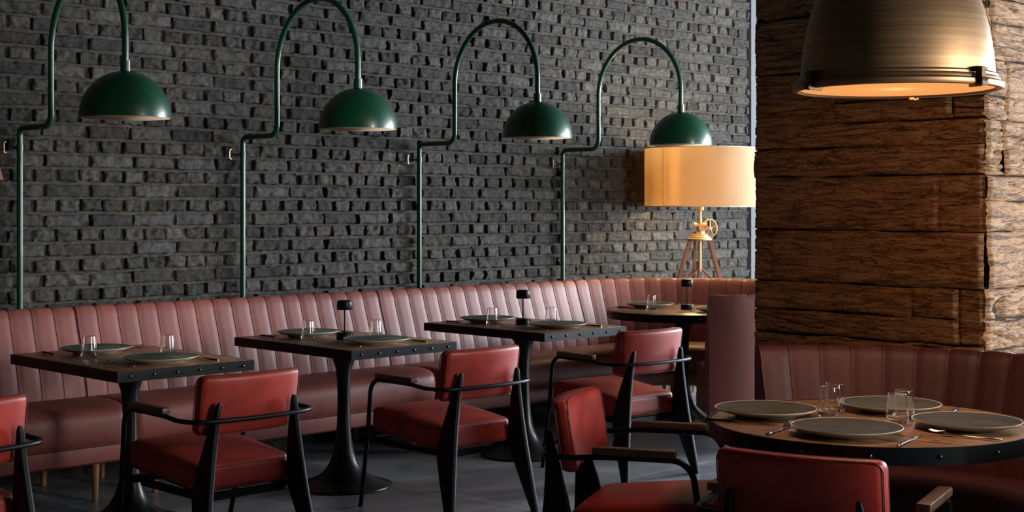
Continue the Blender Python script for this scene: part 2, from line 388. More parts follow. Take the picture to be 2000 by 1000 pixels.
# brick wall
def fbm(x, y, z, o=3):
    return noise.fractal(Vector((x, y, z)), .6, 2.0, o)
def brick_wall():
    X0, X1 = 1.5, 9.53
    v = []; f = []; tone = []
    def quadbrick(x0, x1, z0, z1, stretcher):
        nx = 20 if stretcher else 11; nz = 8
        base = len(v); prot = random.uniform(.014, .026); jx = random.uniform(-.005, .005); jz = random.uniform(-.003, .003)
        tilt = random.uniform(-.0065, .0065); sk = random.uniform(-.004, .004); tilz = random.uniform(-.0055, .0055)
        sd = random.uniform(0, 100)
        g = random.uniform(.55, 1.5); wm = random.uniform(-.04, .06); t3 = (g*(1+wm), g, g*(1-wm), 1)
        def cuts(L, n_):
            e = [0, .0025, .007, .014]
            m_ = [e[-1]+(L-2*e[-1])*q/n_ for q in range(1, n_)]
            return e+m_+[L-q for q in reversed(e)]
        US = [q/(x1-x0) for q in cuts(x1-x0, nx-3)]; WS = [q/(z1-z0) for q in cuts(z1-z0, 5)]
        nx = len(US); nz = len(WS)
        for i, u in enumerate(US):
            for j, w_ in enumerate(WS):
                x = x0+(x1-x0)*u; z = z0+(z1-z0)*w_+sk*(u-.5)
                edge = min(u*(x1-x0), (1-u)*(x1-x0), w_*(z1-z0), (1-w_)*(z1-z0))
                ex = fbm(x*22+sd, z*22, sd, 3)
                dx = .0065*noise.noise(Vector((x*30, z*30, sd+9))) if i in (0, 1, nx-2, nx-1) else 0
                dz = .0055*noise.noise(Vector((x*30, z*30, sd+19))) if j in (0, 1, nz-2, nz-1) else 0
                p = prot+tilt*(u-.5)*2+tilz*(w_-.5)*2+.010*ex
                p -= .0075*math.exp(-edge/.0032)
                if edge < .016: p -= .013*max(0, noise.noise(Vector((x*38+sd, z*38, sd+40)))-.05)*(1-edge/.016)
                if (i in (0, nx-1)) and (j in (0, nz-1)):
                    p -= .003; dx += .004*random.random()*(1 if i == 0 else -1); dz += .003*random.random()*(1 if j == 0 else -1)
                v.append((x+jx+dx, WY-p, z+jz+dz))
        f.extend(tuple(q+base for q in fc) for fc in grid_faces(nx, nz))
        ring = [i*nz for i in range(nx)]+[(nx-1)*nz+j for j in range(1, nz)]+[i*nz+nz-1 for i in range(nx-2, -1, -1)]+[j for j in range(nz-2, 0, -1)]
        b2 = len(v)
        for q in ring:
            p = v[base+q]; v.append((p[0], WY+.004, p[2]))
        n = len(ring)
        for a in range(n): f.append((base+ring[a], base+ring[(a+1) % n], b2+(a+1) % n, b2+a))
        tone.extend([t3]*(len(v)-base))
    pitch = .257; ch = .0783; J = .0092
    r0 = int(math.floor((.55-1.356)/ch)); r1 = int((3.5-1.356)/ch)
    for r_ in range(r0, r1):
        zc = 1.356+r_*ch; z0 = zc-ch/2+J*.95; z1 = zc+ch/2-J*.95
        st = r_ % 2 == 0
        p = pitch if st else pitch/2
        off = 3.644+(random.uniform(-.018, .018)) if st else 3.644-pitch/4+random.uniform(-.012, .012)
        i0 = int(math.floor((X0-off)/p)); i1 = int((X1-off)/p)+1
        for i in range(i0, i1):
            a = off+i*p+random.uniform(-.002, .004)+J*.97; b = off+(i+1)*p-J*.97
            a = max(a, X0+.005); b = min(b, X1-.005)
            if b-a < .03: continue
            quadbrick(a, b, z0, z1, st)
    # mortar bed
    nb = len(v); nx, nz = 330, 130
    for i in range(nx):
        for j in range(nz):
            x = X0+(X1-X0)*i/(nx-1); z = .4+(CEIL-.4)*j/(nz-1)
            v.append((x, WY-.004*fbm(x*14, z*14, 3, 2), z))
    f.extend(tuple(q+nb for q in fc) for fc in grid_faces(nx, nz))
    tone.extend([(1.15, 1.03, .88, 1)]*(nx*nz))
    bx = len(v); bv, bf = box(XL, X1, WY+.01, WY+.3, 0, CEIL); v.extend(bv); f.extend(tuple(q+bx for q in fc) for fc in bf); tone.extend([(.8, .8, .8, 1)]*8)
    me = bpy.data.meshes.new('wall_back'); me.from_pydata(v, [], f); me.materials.append(M['brick'])
    bm = bmesh.new(); bm.from_mesh(me); bmesh.ops.recalc_face_normals(bm, faces=bm.faces); bm.to_mesh(me); bm.free()
    ca = me.color_attributes.new('tone', 'FLOAT_COLOR', 'POINT')
    ca.data.foreach_set('color', [c for t_ in tone for c in t_])
    me.polygons.foreach_set('use_smooth', [True]*len(me.polygons)); me.set_sharp_from_angle(angle=R(60))
    o = bpy.data.objects.new('wall_back', me); COL.objects.link(o); tag(o, kind='structure')
brick_wall()
struct('trim_1', MB().add(*box(9.535, 9.60, WY-.03, WY+.02, 0, CEIL)), M['trim'], smooth=False)
struct('wall_corner', MB().add(*box(9.60, XR, WY-.02, WY+.3, 0, CEIL)), M['room'], smooth=False)

# ------------------------------------------------------------------ timber pillar
PX, PY0, PY1, PW = 5.1, 2.6, 3.67, 1.5
def px_y(px):   # where the left face is met
    k_ = (px-1000)/2754
    return PX/((.6997+.7145*k_)/(.7145-.6997*k_))
def timber():
    root = thing('timber_pillar', 'massive square pillar clad in rough-hewn horizontal timber beams behind the right booth', 'pillar', (PX, PY0, 0))
    def plank(a0, a1, z0, z1, left, name, fine=True, dep=0):
        """a: distance along the face from the near corner"""
        st = .007 if fine else .05
        na = max(3, int((a1-a0)/(st*1.9))); nz = max(3, int((z1-z0)/st)); sd = random.uniform(0, 60)
        v = []; prot = random.uniform(-.010, .012)+dep; tilt = random.uniform(-.006, .006); warp = random.uniform(0, 9)
        kx, kz = random.uniform(a0, a1), random.uniform(z0, z1); knot = random.random() < .4
        for i in range(na+1):
            for j in range(nz+1):
                a = a0+(a1-a0)*i/na; z = z0+(z1-z0)*j/nz
                e = min(a-a0, a1-a, z-z0, z1-z)
                g = .0050*noise.noise(Vector((a*5, z*55+2.2*noise.noise(Vector((a*2.5, z*4, sd))), sd)))
                big = .009*noise.noise(Vector((a*3.2, z*9, sd+4)))
                ln = z*16+2.4*noise.noise(Vector((a*1.7, z*1.5, sd+7)))
                c = abs(noise.noise(Vector((a*1.1, ln, sd+2))))
                crack = -.020*max(0, 1-c/.075)*max(0, min(1, .35+2.2*noise.noise(Vector((a*2.2, z*3, sd+12)))))
                c2 = abs(noise.noise(Vector((a*2.6, z*34+3*noise.noise(Vector((a*3, z*3, sd))), sd+22))))
                crack -= .008*max(0, 1-c2/.09)*max(0, min(1, 2.4*noise.noise(Vector((a*3.5, z*6, sd+32)))))
                pit = -.006*max(0, noise.noise(Vector((a*26, z*60, sd)))-.28)*3
                p = .02+prot+g+big+crack+pit+tilt*((z-z0)/(z1-z0)-.5)
                if knot: p -= .010*math.exp(-((a-kx)**2/.0006+(z-kz)**2/.0002))
                wz = .009*noise.noise(Vector((a*6, sd, z0*9))) if j in (0, nz) else 0
                if j in (0, nz) or i in (0, na): p -= .012
                elif e < .012: p -= .003
                s_ = (.002 if j == 0 else -.002 if j == nz else 0)+wz
                v.append((-p, a, z+s_) if left else (a, -p, z+s_))
        mb = MB().add(v, grid_faces(na+1, nz+1)); return mb
    core = MB().add(*box(.0, PW, .0, PY1-PY0, 0, CEIL)); core.build('core', mat('beam_core', (.012, .007, .004), .9), root, smooth=False)
    yl = lambda px: max(0, px_y(px)-PY0)
    D = PY1-PY0
    L = [(0, 0, D, .03, .30), (0, 0, D, .30, .66),
         (0, 0, D, .66, .886),
         (0, yl(1877), D*1.0, .886, .987), (0, 0, yl(1877), .886, 1.11), (0, yl(1877), yl(1785), .987, 1.11), (0, yl(1785), D, .987, 1.11),
         (0, 0, yl(1512), 1.11, 1.33), (0, yl(1512), D, 1.11, 1.33),
         (0, 0, yl(1838), 1.33, 1.555), (0, yl(1838), D, 1.33, 1.555),
         (0, 0, D, 1.555, 1.673), (0, 0, D, 1.673, 1.775),
         (0, 0, yl(1863), 1.775, 1.86), (0, yl(1863), yl(1633), 1.775, 1.86), (0, yl(1633), D, 1.775, 2.0), (0, 0, yl(1633), 1.86, 2.0),
         (0, 0, D, 2.0, 2.236), (0, 0, D, 2.236, 2.46), (0, 0, yl(1700), 2.46, 2.7), (0, yl(1700), D, 2.46, 2.7), (0, 0, D, 2.7, 3.0), (0, 0, D, 3.0, 3.35), (0, 0, D, 3.35, CEIL-.02)]
    big = MB()
    for _, a0, a1, z0, z1 in L: big.add(*(lambda m_: (m_.v, m_.f))(plank(a0, a1+.004, z0, z1, True, '', .6 < z0 < 2.5)))
    big.build('beam_face', M['beamL'], root, sharp=60)
    W_ = PW
    Rr = [(0, W_, .03, .66), (0, W_, .66, .87), (0, W_, .87, .99), (0, .52, .99, 1.11), (.52, W_, .99, 1.11), (0, W_, 1.11, 1.33), (0, .47, 1.33, 1.45), (0, .6, 1.45, 1.548), (.6, W_, 1.45, 1.548), (.47, W_, 1.33, 1.45),
          (0, .11, 1.548, 1.767), (.11, W_, 1.548, 1.65), (.11, W_, 1.65, 1.767), (0, .15, 1.767, 1.86), (0, .15, 1.86, 2.0), (.15, .5, 1.767, 2.0), (.5, W_, 1.767, 2.0), (0, .02, 2.0, 2.2), (.02, W_, 2.0, 2.14), (.02, W_, 2.14, 2.236), (0, W_, 2.236, 2.5), (0, W_, 2.5, 2.9), (0, W_, 2.9, 3.3), (0, W_, 3.3, CEIL-.02)]
    big = MB()
    for a0, a1, z0, z1 in Rr: big.add(*(lambda m_: (m_.v, m_.f))(plank(a0-(.012 if a0 == 0 else 0), a1, z0, z1, False, '', .6 < z0 < 2.4)))
    big.build('beam_face', M['beamR'], root, sharp=60)
timber()

# ------------------------------------------------------------------ banquettes
BACK_PROF = [(-.125, .40), (-.12, .47), (-.10, .56), (-.075, .65), (-.045, .74), (-.02, .81), (-.006, .86), (.006, .888), (.018, .903), (.032, .909), (.046, .907), (.056, .900), (.062, .885), (.064, .85), (.064, .60), (.064, .20), (-.02, .20), (-.10, .21)]
def scallop(c): return (1-abs(c)**6)
def banquette(path, length, nch, label, name='banquette', zs=1.0, dz=0, roundend=(True, True), seat_front=-.60, legs=2, bow=.0042, lm='banq'):
    """path(s)-> (x, y, nx, ny): inner top line of the back, n points outward (away from the sitter)"""
    root = thing(name, label, 'banquette', (path(length/2)[0], path(length/2)[1], 0))
    ox, oy = root.location.x, root.location.y
    per = 12; nu = nch*per+1
    n = len(BACK_PROF)
    v = []
    P = []
    for i, (o_, z) in enumerate(BACK_PROF):
        a = BACK_PROF[max(0, i-1)]; b = BACK_PROF[min(n-1, i+1)]
        d = Vector((b[0]-a[0], b[1]-a[1])).normalized(); nr = Vector((-d.y, d.x))
        wgt = 1 if i <= 9 else (.8, .45, .15)[i-10] if i < 13 else 0
        P.append((o_, z*zs, nr.x*wgt, nr.y*wgt))
    for i in range(nu):
        s = length*i/(nu-1); x, y, nx, ny = path(s); c = -math.cos((i % per)/per*PI)
        if i % per == 0: c = -1
        b = bow*scallop(c)-bow*.6
        for (o_, z, a, bz) in P:
            oo = o_+a*b; v.append((x+nx*oo-ox, y+ny*oo-oy, z+bz*b))
    f = grid_faces(nu, n, False, True); f += [tuple(range(n)), tuple((nu-1)*n+j for j in range(n))]
    back = MB().add(v, f).build('backrest', M[lm], root, sharp=28)
    # seam welts between channels
    wl = MB()
    for k_ in range(0, nch+1):
        s = length*k_/nch; s = min(max(s, .002), length-.002)
        x, y, nx, ny = path(s); pts = []
        for (o_, z, a, bz) in P[:12]:
            b = -bow*.6+.0012; pts.append((x+nx*(o_+a*b)-ox, y+ny*(o_+a*b)-oy, z+bz*b))
        wl.add(*tube(pts, .0018, 5))
    wl.build('seam', M['pipe'], back, sharp=0)
    # seat
    def swp(prof, nm, m, ends=.0, par=root, ns=None, inset=0, sharp=35):
        ns = ns or max(24, int(length/.03)); v = []
        ss = []
        e = max(ends, .001)
        for i in range(9): ss.append(inset+e*(1-math.cos(i/8*PI/2)))
        lo, hi = inset+e, length-inset-e
        ss += [lo+(hi-lo)*i/ns for i in range(1, ns)]
        ss += [length-inset-e*(1-math.cos(i/8*PI/2)) for i in range(8, -1, -1)]
        for s in ss:
            x, y, nx, ny = path(s)
            d0 = (s-inset, roundend[0]); d1 = (length-inset-s, roundend[1]); cut = 0
            for d, on in (d0, d1):
                if on and d < ends: cut = max(cut, ends-math.sqrt(max(0, ends*ends-(ends-d)**2)))
            for (o_, z) in prof:
                fr = max(0, min(1, (o_+.2)/(seat_front+.2)))
                zz = z-(cut*.22*fr if z > .4 else 0)
                v.append((x+nx*(o_+cut*fr)-ox, y+ny*(o_+cut*fr)-oy, zz+dz))
        m_ = len(prof); f = grid_faces(len(ss), m_, False, True)+[tuple(range(m_)), tuple((len(ss)-1)*m_+j for j in range(m_))]
        return MB().add(v, f).build(nm, m, par, sharp=sharp)
    sf = seat_front
    seat = swp([(-.11, .455), (-.2, .468), ((sf-.2)/2, .477), (sf+.12, .474), (sf+.06, .466), (sf+.022, .450), (sf+.006, .425), (sf, .39), (sf+.002, .33), (sf+.012, .295), (sf+.02, .285), (-.3, .285), (-.11, .285)], 'seat', M[lm], .07, inset=.003)
    swp([(-.02, .284), (-.02, .195), (sf+.03, .19), (sf+.018, .20), (sf+.012, .24), (sf+.016, .272), (sf+.03, .284)], 'base', M[lm], .05, inset=.004)
    # piping along the seam between seat and base
    pts = []
    for i in range(60):
        s = .03+(length-.06)*i/59; x, y, nx, ny = path(s); pts.append((x+nx*(sf+.008)-ox, y+ny*(sf+.008)-oy, .284+dz))
    MB().add(*tube(pts, .004, 6)).build('piping', M['pipe'], seat, sharp=0)
    for i in range(legs):
        s = .16+(length-.32)*i/(legs-1)
        for o_ in (sf+.07, .03):
            x, y, nx, ny = path(s)
            MB().add(*lathe([(.011, 0), (.013, .002), (.021, .19), (.021, .20)], 14, (x+nx*o_-ox, y+ny*o_-oy, 0))).build('leg', M['legwood'], root)
    return root
YB = 6.80
def straight(x0): return lambda s: (x0+s, YB, 0, 1)
banquette(straight(1.49), 2.005, 17, 'long straight channelled leather banquette section at the far left, behind the first square table', seat_front=-.58)
banquette(straight(3.50), 2.005, 17, 'straight channelled leather banquette section behind the second square table', seat_front=-.58)
banquette(straight(5.51), 1.785, 15, 'straight channelled leather banquette section between third square table and the curved booth', seat_front=-.58)
def arc(cx, cy, r_, a0, sgn=-1):
    def p(s):
        a = a0+sgn*s/r_; return (cx+r_*math.cos(a), cy+r_*math.sin(a), math.cos(a), math.sin(a))
    return p
banquette(arc(7.30, 5.84, .96, PI/2), .96*R(223), 32, 'curved channelled leather booth wrapping the far round table below the tripod lamp', 'curved_booth', legs=7, seat_front=-.50)
banquette(arc(3.94, 2.40, .985, R(56)), .985*R(151), 22, 'curved channelled shade-darkened leather booth around the near round table, against the timber pillar', 'curved_booth', zs=.978, lm='banq_shaded', legs=6, seat_front=-.47)

# ------------------------------------------------------------------ tables
def studs(root, pts):
    bm = MB().add(*lathe([(.0, .006), (.004, .0052), (.0068, .003), (.0078, 0)], 12)); first = None
    for (x, y, z, a) in pts:
        if first is None: first = bm.build('stud', M['stud'], root); o = first
        else: o = first.copy(); COL.objects.link(o)
        o.location = (x, y, z); o.rotation_euler = (PI/2, 0, a+PI/2)
PED = [(.0, 0), (.245, 0), (.248, .004), (.246, .010), (.225, .017), (.19, .027), (.155, .040), (.12, .060), (.09, .090), (.068, .130), (.052, .18), (.042, .24), (.0355, .31), (.0325, .40), (.0325, .48), (.036, .55), (.042, .60), (.056, .645), (.075, .68), (.095, .70), (.0, .70)]
def square_table(x, label):
    t = thing('dining_table', label, 'table', (x, 5.76, 0), group='square bistro tables along the banquette')
    hx, hy = .33, .49
    MB().add(*rbox(2*hx-.012, 2*hy-.012, .036, .0015, (0, 0, .7315), 1, 1)).build('table_top', M['top'], t)
    eb = MB()
    for s in (-1, 1):
        eb.add(*box(s*hx-.003, s*hx+.003, -hy-.003, hy+.003, .704, .749)); eb.add(*box(-hx+.003, hx-.003, s*hy-.003, s*hy+.003, .704, .749))
    eb.build('edge_band', M['black'], t, smooth=False)
    studs(t, [(-.275+.11*i, -hy-.003, .727, -PI/2) for i in range(6)]+[(-.275+.11*i, hy+.003, .727, PI/2) for i in range(6)])
    MB().add(*rbox(.3, .3, .010, .003, (0, 0, .7085), 1, 1)).build('mounting_plate', M['iron'], t)
    MB().add(*lathe(PED, 48)).build('pedestal', M['iron'], t, sharp=50)
    return t
square_table(3.225, 'square table with studded black edge, leftmost of the row, no lamp on it')
square_table(4.435, 'square table with studded black edge, second from the left, pedestal base in full view')
square_table(5.735, 'square table with studded black edge, third along the banquette, beside the far round table')
def round_table(x, y, r_, label, rz=0, nst=16):
    t = thing('round_dining_table', label, 'table', (x, y, 0), rz)
    MB().add(*lathe([(0, .714), (r_-.004, .714), (r_-.004, .7485), (r_-.006, .7495), (0, .7495)], 96)).build('table_top', M['top'], t)
    MB().add(*lathe([(r_-.003, .700), (r_+.003, .700), (r_+.003, .7505), (r_-.0035, .7505), (r_-.0035, .7)], 96)).build('edge_band', M['black'], t)
    studs(t, [((r_+.003)*math.cos(2*PI*i/nst), (r_+.003)*math.sin(2*PI*i/nst), .725, 2*PI*i/nst) for i in range(nst)])
    MB().add(*lathe([(0, .700), (.16, .700), (.16, .714), (0, .714)], 40)).build('mounting_plate', M['iron'], t)
    MB().add(*lathe(PED, 48)).build('pedestal', M['iron'], t, sharp=50)
    return t
round_table(3.935, 2.40, .50, 'round oak table with black studded rim in the right foreground, laid with four plates', R(9))
round_table(7.30, 5.84, .50, 'smaller looking round table in the far corner booth below the lit tripod lamp', R(5))

# ------------------------------------------------------------------ chairs
def chair(loc, rz, label):
    t = thing('dining_armchair', label, 'chair', loc, rz, 'red leather armchairs')
    # seat: higher at the front
    def sfn(p):
        x, y, z = p
        top = (z+.055)/.11
        crown = .018*max(0, 1-(x/.235)**2)*max(0, 1-(y/.25)**2)*top
        wid = 1+.04*(y/.25)
        return (x*wid, y, z+crown+.09*y)
    seat = MB().add(*rbox(.455, .49, .115, .028, (0, .035, .398), 8, 4, sfn)).build('seat', M['red'], t, sharp=0)
    def loop(zf, hx, hy, r_=.03):
        pts = []
        for cx, cy, a0 in ((1, 1, 0), (-1, 1, 90), (-1, -1, 180), (1, -1, 270)):
            for j in range(6):
                a = R(a0+j*18); xx = cx*(hx-r_)+r_*math.cos(a); yy = cy*(hy-r_)+r_*math.sin(a); pts.append((xx*(1+.04*(yy/.25)), yy+.035, .398+zf+.09*yy))
        # densify
        out = []
        for i in range(len(pts)):
            a = Vector(pts[i]); b = Vector(pts[(i+1) % len(pts)]); k_ = max(1, int((b-a).length/.04))
            out += [a.lerp(b, q/k_) for q in range(k_)]
        return out
    MB().add(*tube(loop(.040, .2285, .246), .002, 6, True)).add(*tube(loop(-.043, .2285, .246), .0022, 6, True)).build('piping', M['pipe'], seat, sharp=0)
    # backrest
    def bfn(p):
        x, y, z = p
        puff = 1+.28*max(0, 1-(x/.225)**4)*max(0, 1-(z/.12)**2)
        yy = y*(puff if y > 0 else 1+.15*(puff-1))
        return (x, yy+.7*x*x-.15*z, z)
    bk = MB().add(*rbox(.455, .056, .232, .022, (0, -.262, .665), 10, 4, bfn)).build('backrest', M['red'], t, sharp=0)
    def bloop(ys):
        pts = []
        hx, hz, r_ = .2245, .1130, .030
        for cx, cz, a0 in ((1, 1, 0), (-1, 1, 90), (-1, -1, 180), (1, -1, 270)):
            for j in range(6):
                a = R(a0+j*18); pts.append((cx*(hx-r_)+r_*math.cos(a), cz*(hz-r_)+r_*math.sin(a)))
        out = []
        for i in range(len(pts)):
            a = pts[i]; b = pts[(i+1) % len(pts)]; d = math.hypot(b[0]-a[0], b[1]-a[1]); k_ = max(1, int(d/.03))
            for q in range(k_):
                x = a[0]+(b[0]-a[0])*q/k_; z = a[1]+(b[1]-a[1])*q/k_
                out.append((x, -.262+ys+.7*x*x-.15*z, .665+z))
        return out
    MB().add(*tube(bloop(-.0235), .0019, 6, True)).add(*tube(bloop(.0235), .0019, 6, True)).build('piping', M['pipe'], bk, sharp=0)
    # rear blade legs
    for s in (-1, 1):
        rings = []
        for (z, yr, wd, xc, th) in ((0, -.345, .034, .262, .026), (.006, -.345, .036, .262, .028), (.12, -.334, .070, .247, .030), (.24, -.323, .104, .231, .032), (.30, -.317, .118, .223, .032), (.36, -.312, .112, .215, .032), (.46, -.306, .082, .202, .030), (.56, -.304, .050, .188, .027), (.62, -.306, .032, .180, .024), (.665, -.309, .022, .174, .020), (.68, -.307, .012, .172, .012)):
            ring = []
            for j in range(20):
                a = 2*PI*j/20; ca, sa = math.cos(a), math.sin(a)
                ex = .35
                ring.append((s*xc+th/2*math.copysign(abs(ca)**ex, ca), yr+wd/2+wd/2*math.copysign(abs(sa)**ex, sa), z))
            rings.append(ring)
        MB().add(*loft(rings)).build('leg', M['black'], t, sharp=50)
    # front legs with arm bends, and the rail that wraps the back
    for s in (-1, 1):
        pts = fillet([(s*.262, .325, 0), (s*.282, .245, .34), (s*.29, .205, .622), (s*.29, .06, .622)], [.3, .075], 8)
        MB().add(*tube(pts, .0105, 12)).build('leg', M['black'], t, sharp=0)
        MB().add(*rbox(.040, .27, .024, .004, (s*.29, .02, .641), 2, 2)).build('armrest', M['arm'], t)
    pts = [(-.29, .08, .622), (-.29, -.10, .620)]
    xs = [-.29, -.288, -.280, -.264, -.24, -.2, -.15, -.10, -.05, 0]; ys = [-.17, -.21, -.245, -.268, -.282, -.294, -.304, -.310, -.3135, -.315]
    pts += [(x, y-.012, .612) for x, y in zip(xs, ys)]+[(-x, y-.012, .612) for x, y in list(zip(xs, ys))[-2::-1]]+[(.29, -.10, .620), (.29, .08, .622)]
    MB().add(*tube(pts, .0095, 12)).build('arm_rail', M['black'], t, sharp=0)
    fr = MB()
    fr.add(*box(-.20, .20, -.20, -.17, .285, .312)); fr.add(*box(-.25, .25, .20, .23, .315, .345))
    for s in (-1, 1): fr.add(*box(s*.205-.012, s*.205+.012, -.20, .21, .300, .325))
    fr.build('seat_frame', M['black'], t, smooth=False)
    return t
c0 = chair((3.14, 4.925, 0), 0, 'red leather armchair with black frame at the leftmost square table')
dup(c0, (4.445, 4.98, 0), R(-1), 'red leather armchair with black frame at the second square table')
dup(c0, (5.755, 5.055, 0), R(-5), 'darker maroon looking armchair at the third square table, in front of the far round booth')
dup(c0, (1.965, 4.90, 0), R(7), 'red leather armchair cut off by the left edge of the photo')
dup(c0, (3.69, 3.11, 0), R(-152), 'armchair turned sideways beside the near round table, its arms and inner back showing')
dup(c0, (3.37, 2.19, 0), R(-73.5), 'armchair seen from directly behind at the bottom right, facing the near round table')

# ------------------------------------------------------------------ tableware
def make_plate(label, loc):
    t = thing('dinner_plate', label, 'plate', loc, 0, 'dark glazed dinner plates')
    r_ = .164
    pl = MB().add(*lathe([(0, .0085), (.06, .0085), (.10, .0105), (.135, .0165), (.155, .0225), (r_-.003, .0262)], 64)).build('glazed_face', M['plate'], t, sharp=0)
    MB().add(*lathe([(r_-.003, .0262), (r_, .0268), (r_+.0005, .0252), (r_-.003, .0225), (.135, .0125), (.105, .0065), (.098, 0), (.09, 0), (.088, .004), (0, .004)], 64)).build('rim', tagless('rim'), t, sharp=60)
    return t
def tagless(k_): return M[k_]
def make_glass(label, loc):
    prof = [(0, 0), (.028, 0), (.031, .0003), (.0336, .0016), (.0350, .004), (.0356, .0075), (.0357, .012), (.0350, .03), (.0318, .065), (.0287, .0925), (.02855, .0938), (.0284, .0948), (.0281, .0953), (.0277, .0955), (.0274, .0953), (.0272, .0948), (.0272, .0938), (.0273, .0925), (.0303, .065), (.0335, .03), (.0336, .024), (.0330, .0205), (.031, .0175), (.028, .0160), (.02, .0150), (0, .0145)]
    o = MB().add(*lathe(prof, 40)).build('water_glass', M['glass'], sharp=50); o.location = loc
    return tag(o, label, 'glass', 'clear tumblers')
def make_fork(label, loc, rz):
    t = thing('fork', label, 'fork', loc, rz, 'steel forks')
    pts = [(0, -.105, .003), (0, -.05, .0045), (0, 0, .0055), (0, .03, .0045)]
    v, f = tube(pts, [.0036, .0032, .0026, .0024], 8); MB().add([(p[0]*1.5, p[1], .0015+p[2]*.7) for p in v], f).build('handle', M['steel'], t, sharp=0)
    hd = MB()
    prof = [(.028, .003), (.036, .007), (.045, .0105), (.055, .0115), (.062, .0115)]
    v = []
    for y, wd in prof:
        z = .005+.010*((y-.028)/.034)-.009*math.sin(min(1, (y-.028)/.05)*PI)*.5
        v += [(-wd, y, z+.0008), (wd, y, z+.0008), (wd, y, z-.0008), (-wd, y, z-.0008)]
    hd.add(v, grid_faces(5, 4, False, True)+[(0, 1, 2, 3), (16, 17, 18, 19)])
    for i in range(4):
        x = -.0095+.00633*i
        hd.add(*tube([(x, .060, .0150), (x, .08, .012), (x, .095, .013), (x*.95, .105, .017)], [.0017, .0015, .0013, .0009], 6))
    hd.build('tines', M['steel'], t)
    return t
def make_knife(label, loc, rz):
    t = thing('table_knife', label, 'knife', loc, rz, 'steel table knives')
    v, f = tube([(0, -.115, .005), (0, -.10, .005), (0, -.04, .005), (0, .005, .004)], [.0042, .0048, .004, .003], 8)
    MB().add([(p[0]*1.25, p[1], max(.0006, p[2])) for p in v], f).build('handle', M['black'], t, sharp=0)
    MB().add(*tube([(0, -.121, .005), (0, -.114, .005)], [.004, .0048], 10)).build('end_cap', M['brass'], t)
    bl = []
    for y, a, b in ((.005, -.002, .003), (.03, -.006, .005), (.08, -.008, .0055), (.105, -.005, .005), (.117, .002, .004)):
        bl.append([(a, y, .0025), (b, y, .0034), (b, y, .0016), (a, y, .0022)])
    MB().add(*loft(bl)).build('blade', M['steel'], t, sharp=30)
    return t
def table_lamp(label, loc, rz, lit):
    t = thing('cordless_table_lamp', label, 'lamp', loc, rz, 'small black table lamps')
    MB().add(*lathe([(0, 0), (.040, 0), (.0425, .002), (.0425, .028), (.040, .032), (.012, .033), (.007, .037), (.0, .037)], 36)).build('base', M['black'], t)
    MB().add(*tube([(0, 0, .03), (0, 0, .16)], .0042, 10)).build('stem', M['black'], t)
    MB().add(*lathe([(0, .2), (.025, .1995), (.035, .197), (.039, .190), (.040, .180), (.040, .152), (.0385, .150), (.0375, .152), (.0375, .170), (0, .172)], 36)).build('lamp_shade', M['black'], t)
    MB().add(*lathe([(0, .162), (.020, .162), (.022, .168), (0, .171)], 20)).build('led_disc', M['led'] if lit else M['cream'], t)
    MB().add(*tube([(.040, 0, .017), (.047, 0, .017)], .008, 12)).build('dial', M['stud'], t)
    if lit: lamp('lamp_light', (loc[0]+.0, loc[1], loc[2]+.152), .25, (1, .55, .2), .015)
    return t
ZT = .7505; ZTR = .7502
plates, glasses, forks, knives, lamps_ = [], [], [], [], []
def put(lst, maker, label, loc, rz=0, empty=True):
    if not lst: lst.append(maker(label, loc, rz) if empty == 'rz' else maker(label, loc)); lst[0].rotation_euler = (0, 0, rz); return lst[0]
    if empty is False:
        o = lst[0].copy(); COL.objects.link(o); o.location = loc; o.rotation_euler = (0, 0, rz); o['label'] = label
    else: o = dup(lst[0], loc, rz, label)
    return o
tabs = [(3.225, 'the leftmost square table'), (4.435, 'the second square table'), (5.735, 'the third square table')]
for x, nm in tabs:
    z = ZT-.0005
    put(plates, make_plate, 'dark green-grey plate at the chair side of '+nm, (x-.015, 5.475, z))
    put(plates, make_plate, 'dark green-grey plate at the banquette side of '+nm, (x-.02, 6.045, z), R(40))
    put(glasses, make_glass, 'clear tumbler behind the chair-side plate of %s' % nm, (x+.14, 5.675, z), 0, False)
    put(glasses, make_glass, 'clear tumbler before the banquette-side plate of %s' % nm, (x-.14, 5.875, z), 0, False)
    put(forks, make_fork, 'fork left of the chair-side plate on '+nm, (x-.205, 5.475, z), R(3), 'rz')
    put(knives, make_knife, 'brass-ended knife right of the chair-side plate on %s' % nm, (x+.185, 5.44, z), R(-2), 'rz')
    put(forks, make_fork, 'fork at the banquette-side plate on '+nm, (x+.175, 6.07, z), PI+R(2), 'rz')
    put(knives, make_knife, 'dark-handled knife at the banquette-side plate on '+nm, (x-.21, 6.08, z), PI-R(2), 'rz')
# near round table
cx, cy = 3.935, 2.40
spots = [((3.80, 2.70), 'nearest the sideways armchair'), ((3.655, 2.305), 'nearest the camera'), ((4.19, 2.475), 'behind the glasses'), ((4.025, 2.115), 'at the right')]
for i, ((x, y), nm) in enumerate(spots):
    f_ = Vector((cx-x, cy-y)).normalized()
    if i == 1: f_ = Vector((.957, .29))
    rz = math.atan2(f_.y, f_.x)-PI/2
    lf = Vector((-f_.y, f_.x))
    put(plates, make_plate, 'glazed plate on the near round table, '+nm, (x, y, ZTR), rz+i)
    dfk, dkn = (.195, .195)
    q = Vector((x, y))+lf*dfk-f_*.03; put(forks, make_fork, 'fork on the near round table, of the setting '+nm, (q.x, q.y, ZTR), rz+R((3, -4, 2, -6)[i]), 'rz')
    q = Vector((x, y))-lf*dkn-f_*.04
    put(knives, make_knife, 'knife on the near round table, of the setting '+nm, (q.x, q.y, ZTR), rz-R(3), 'rz')
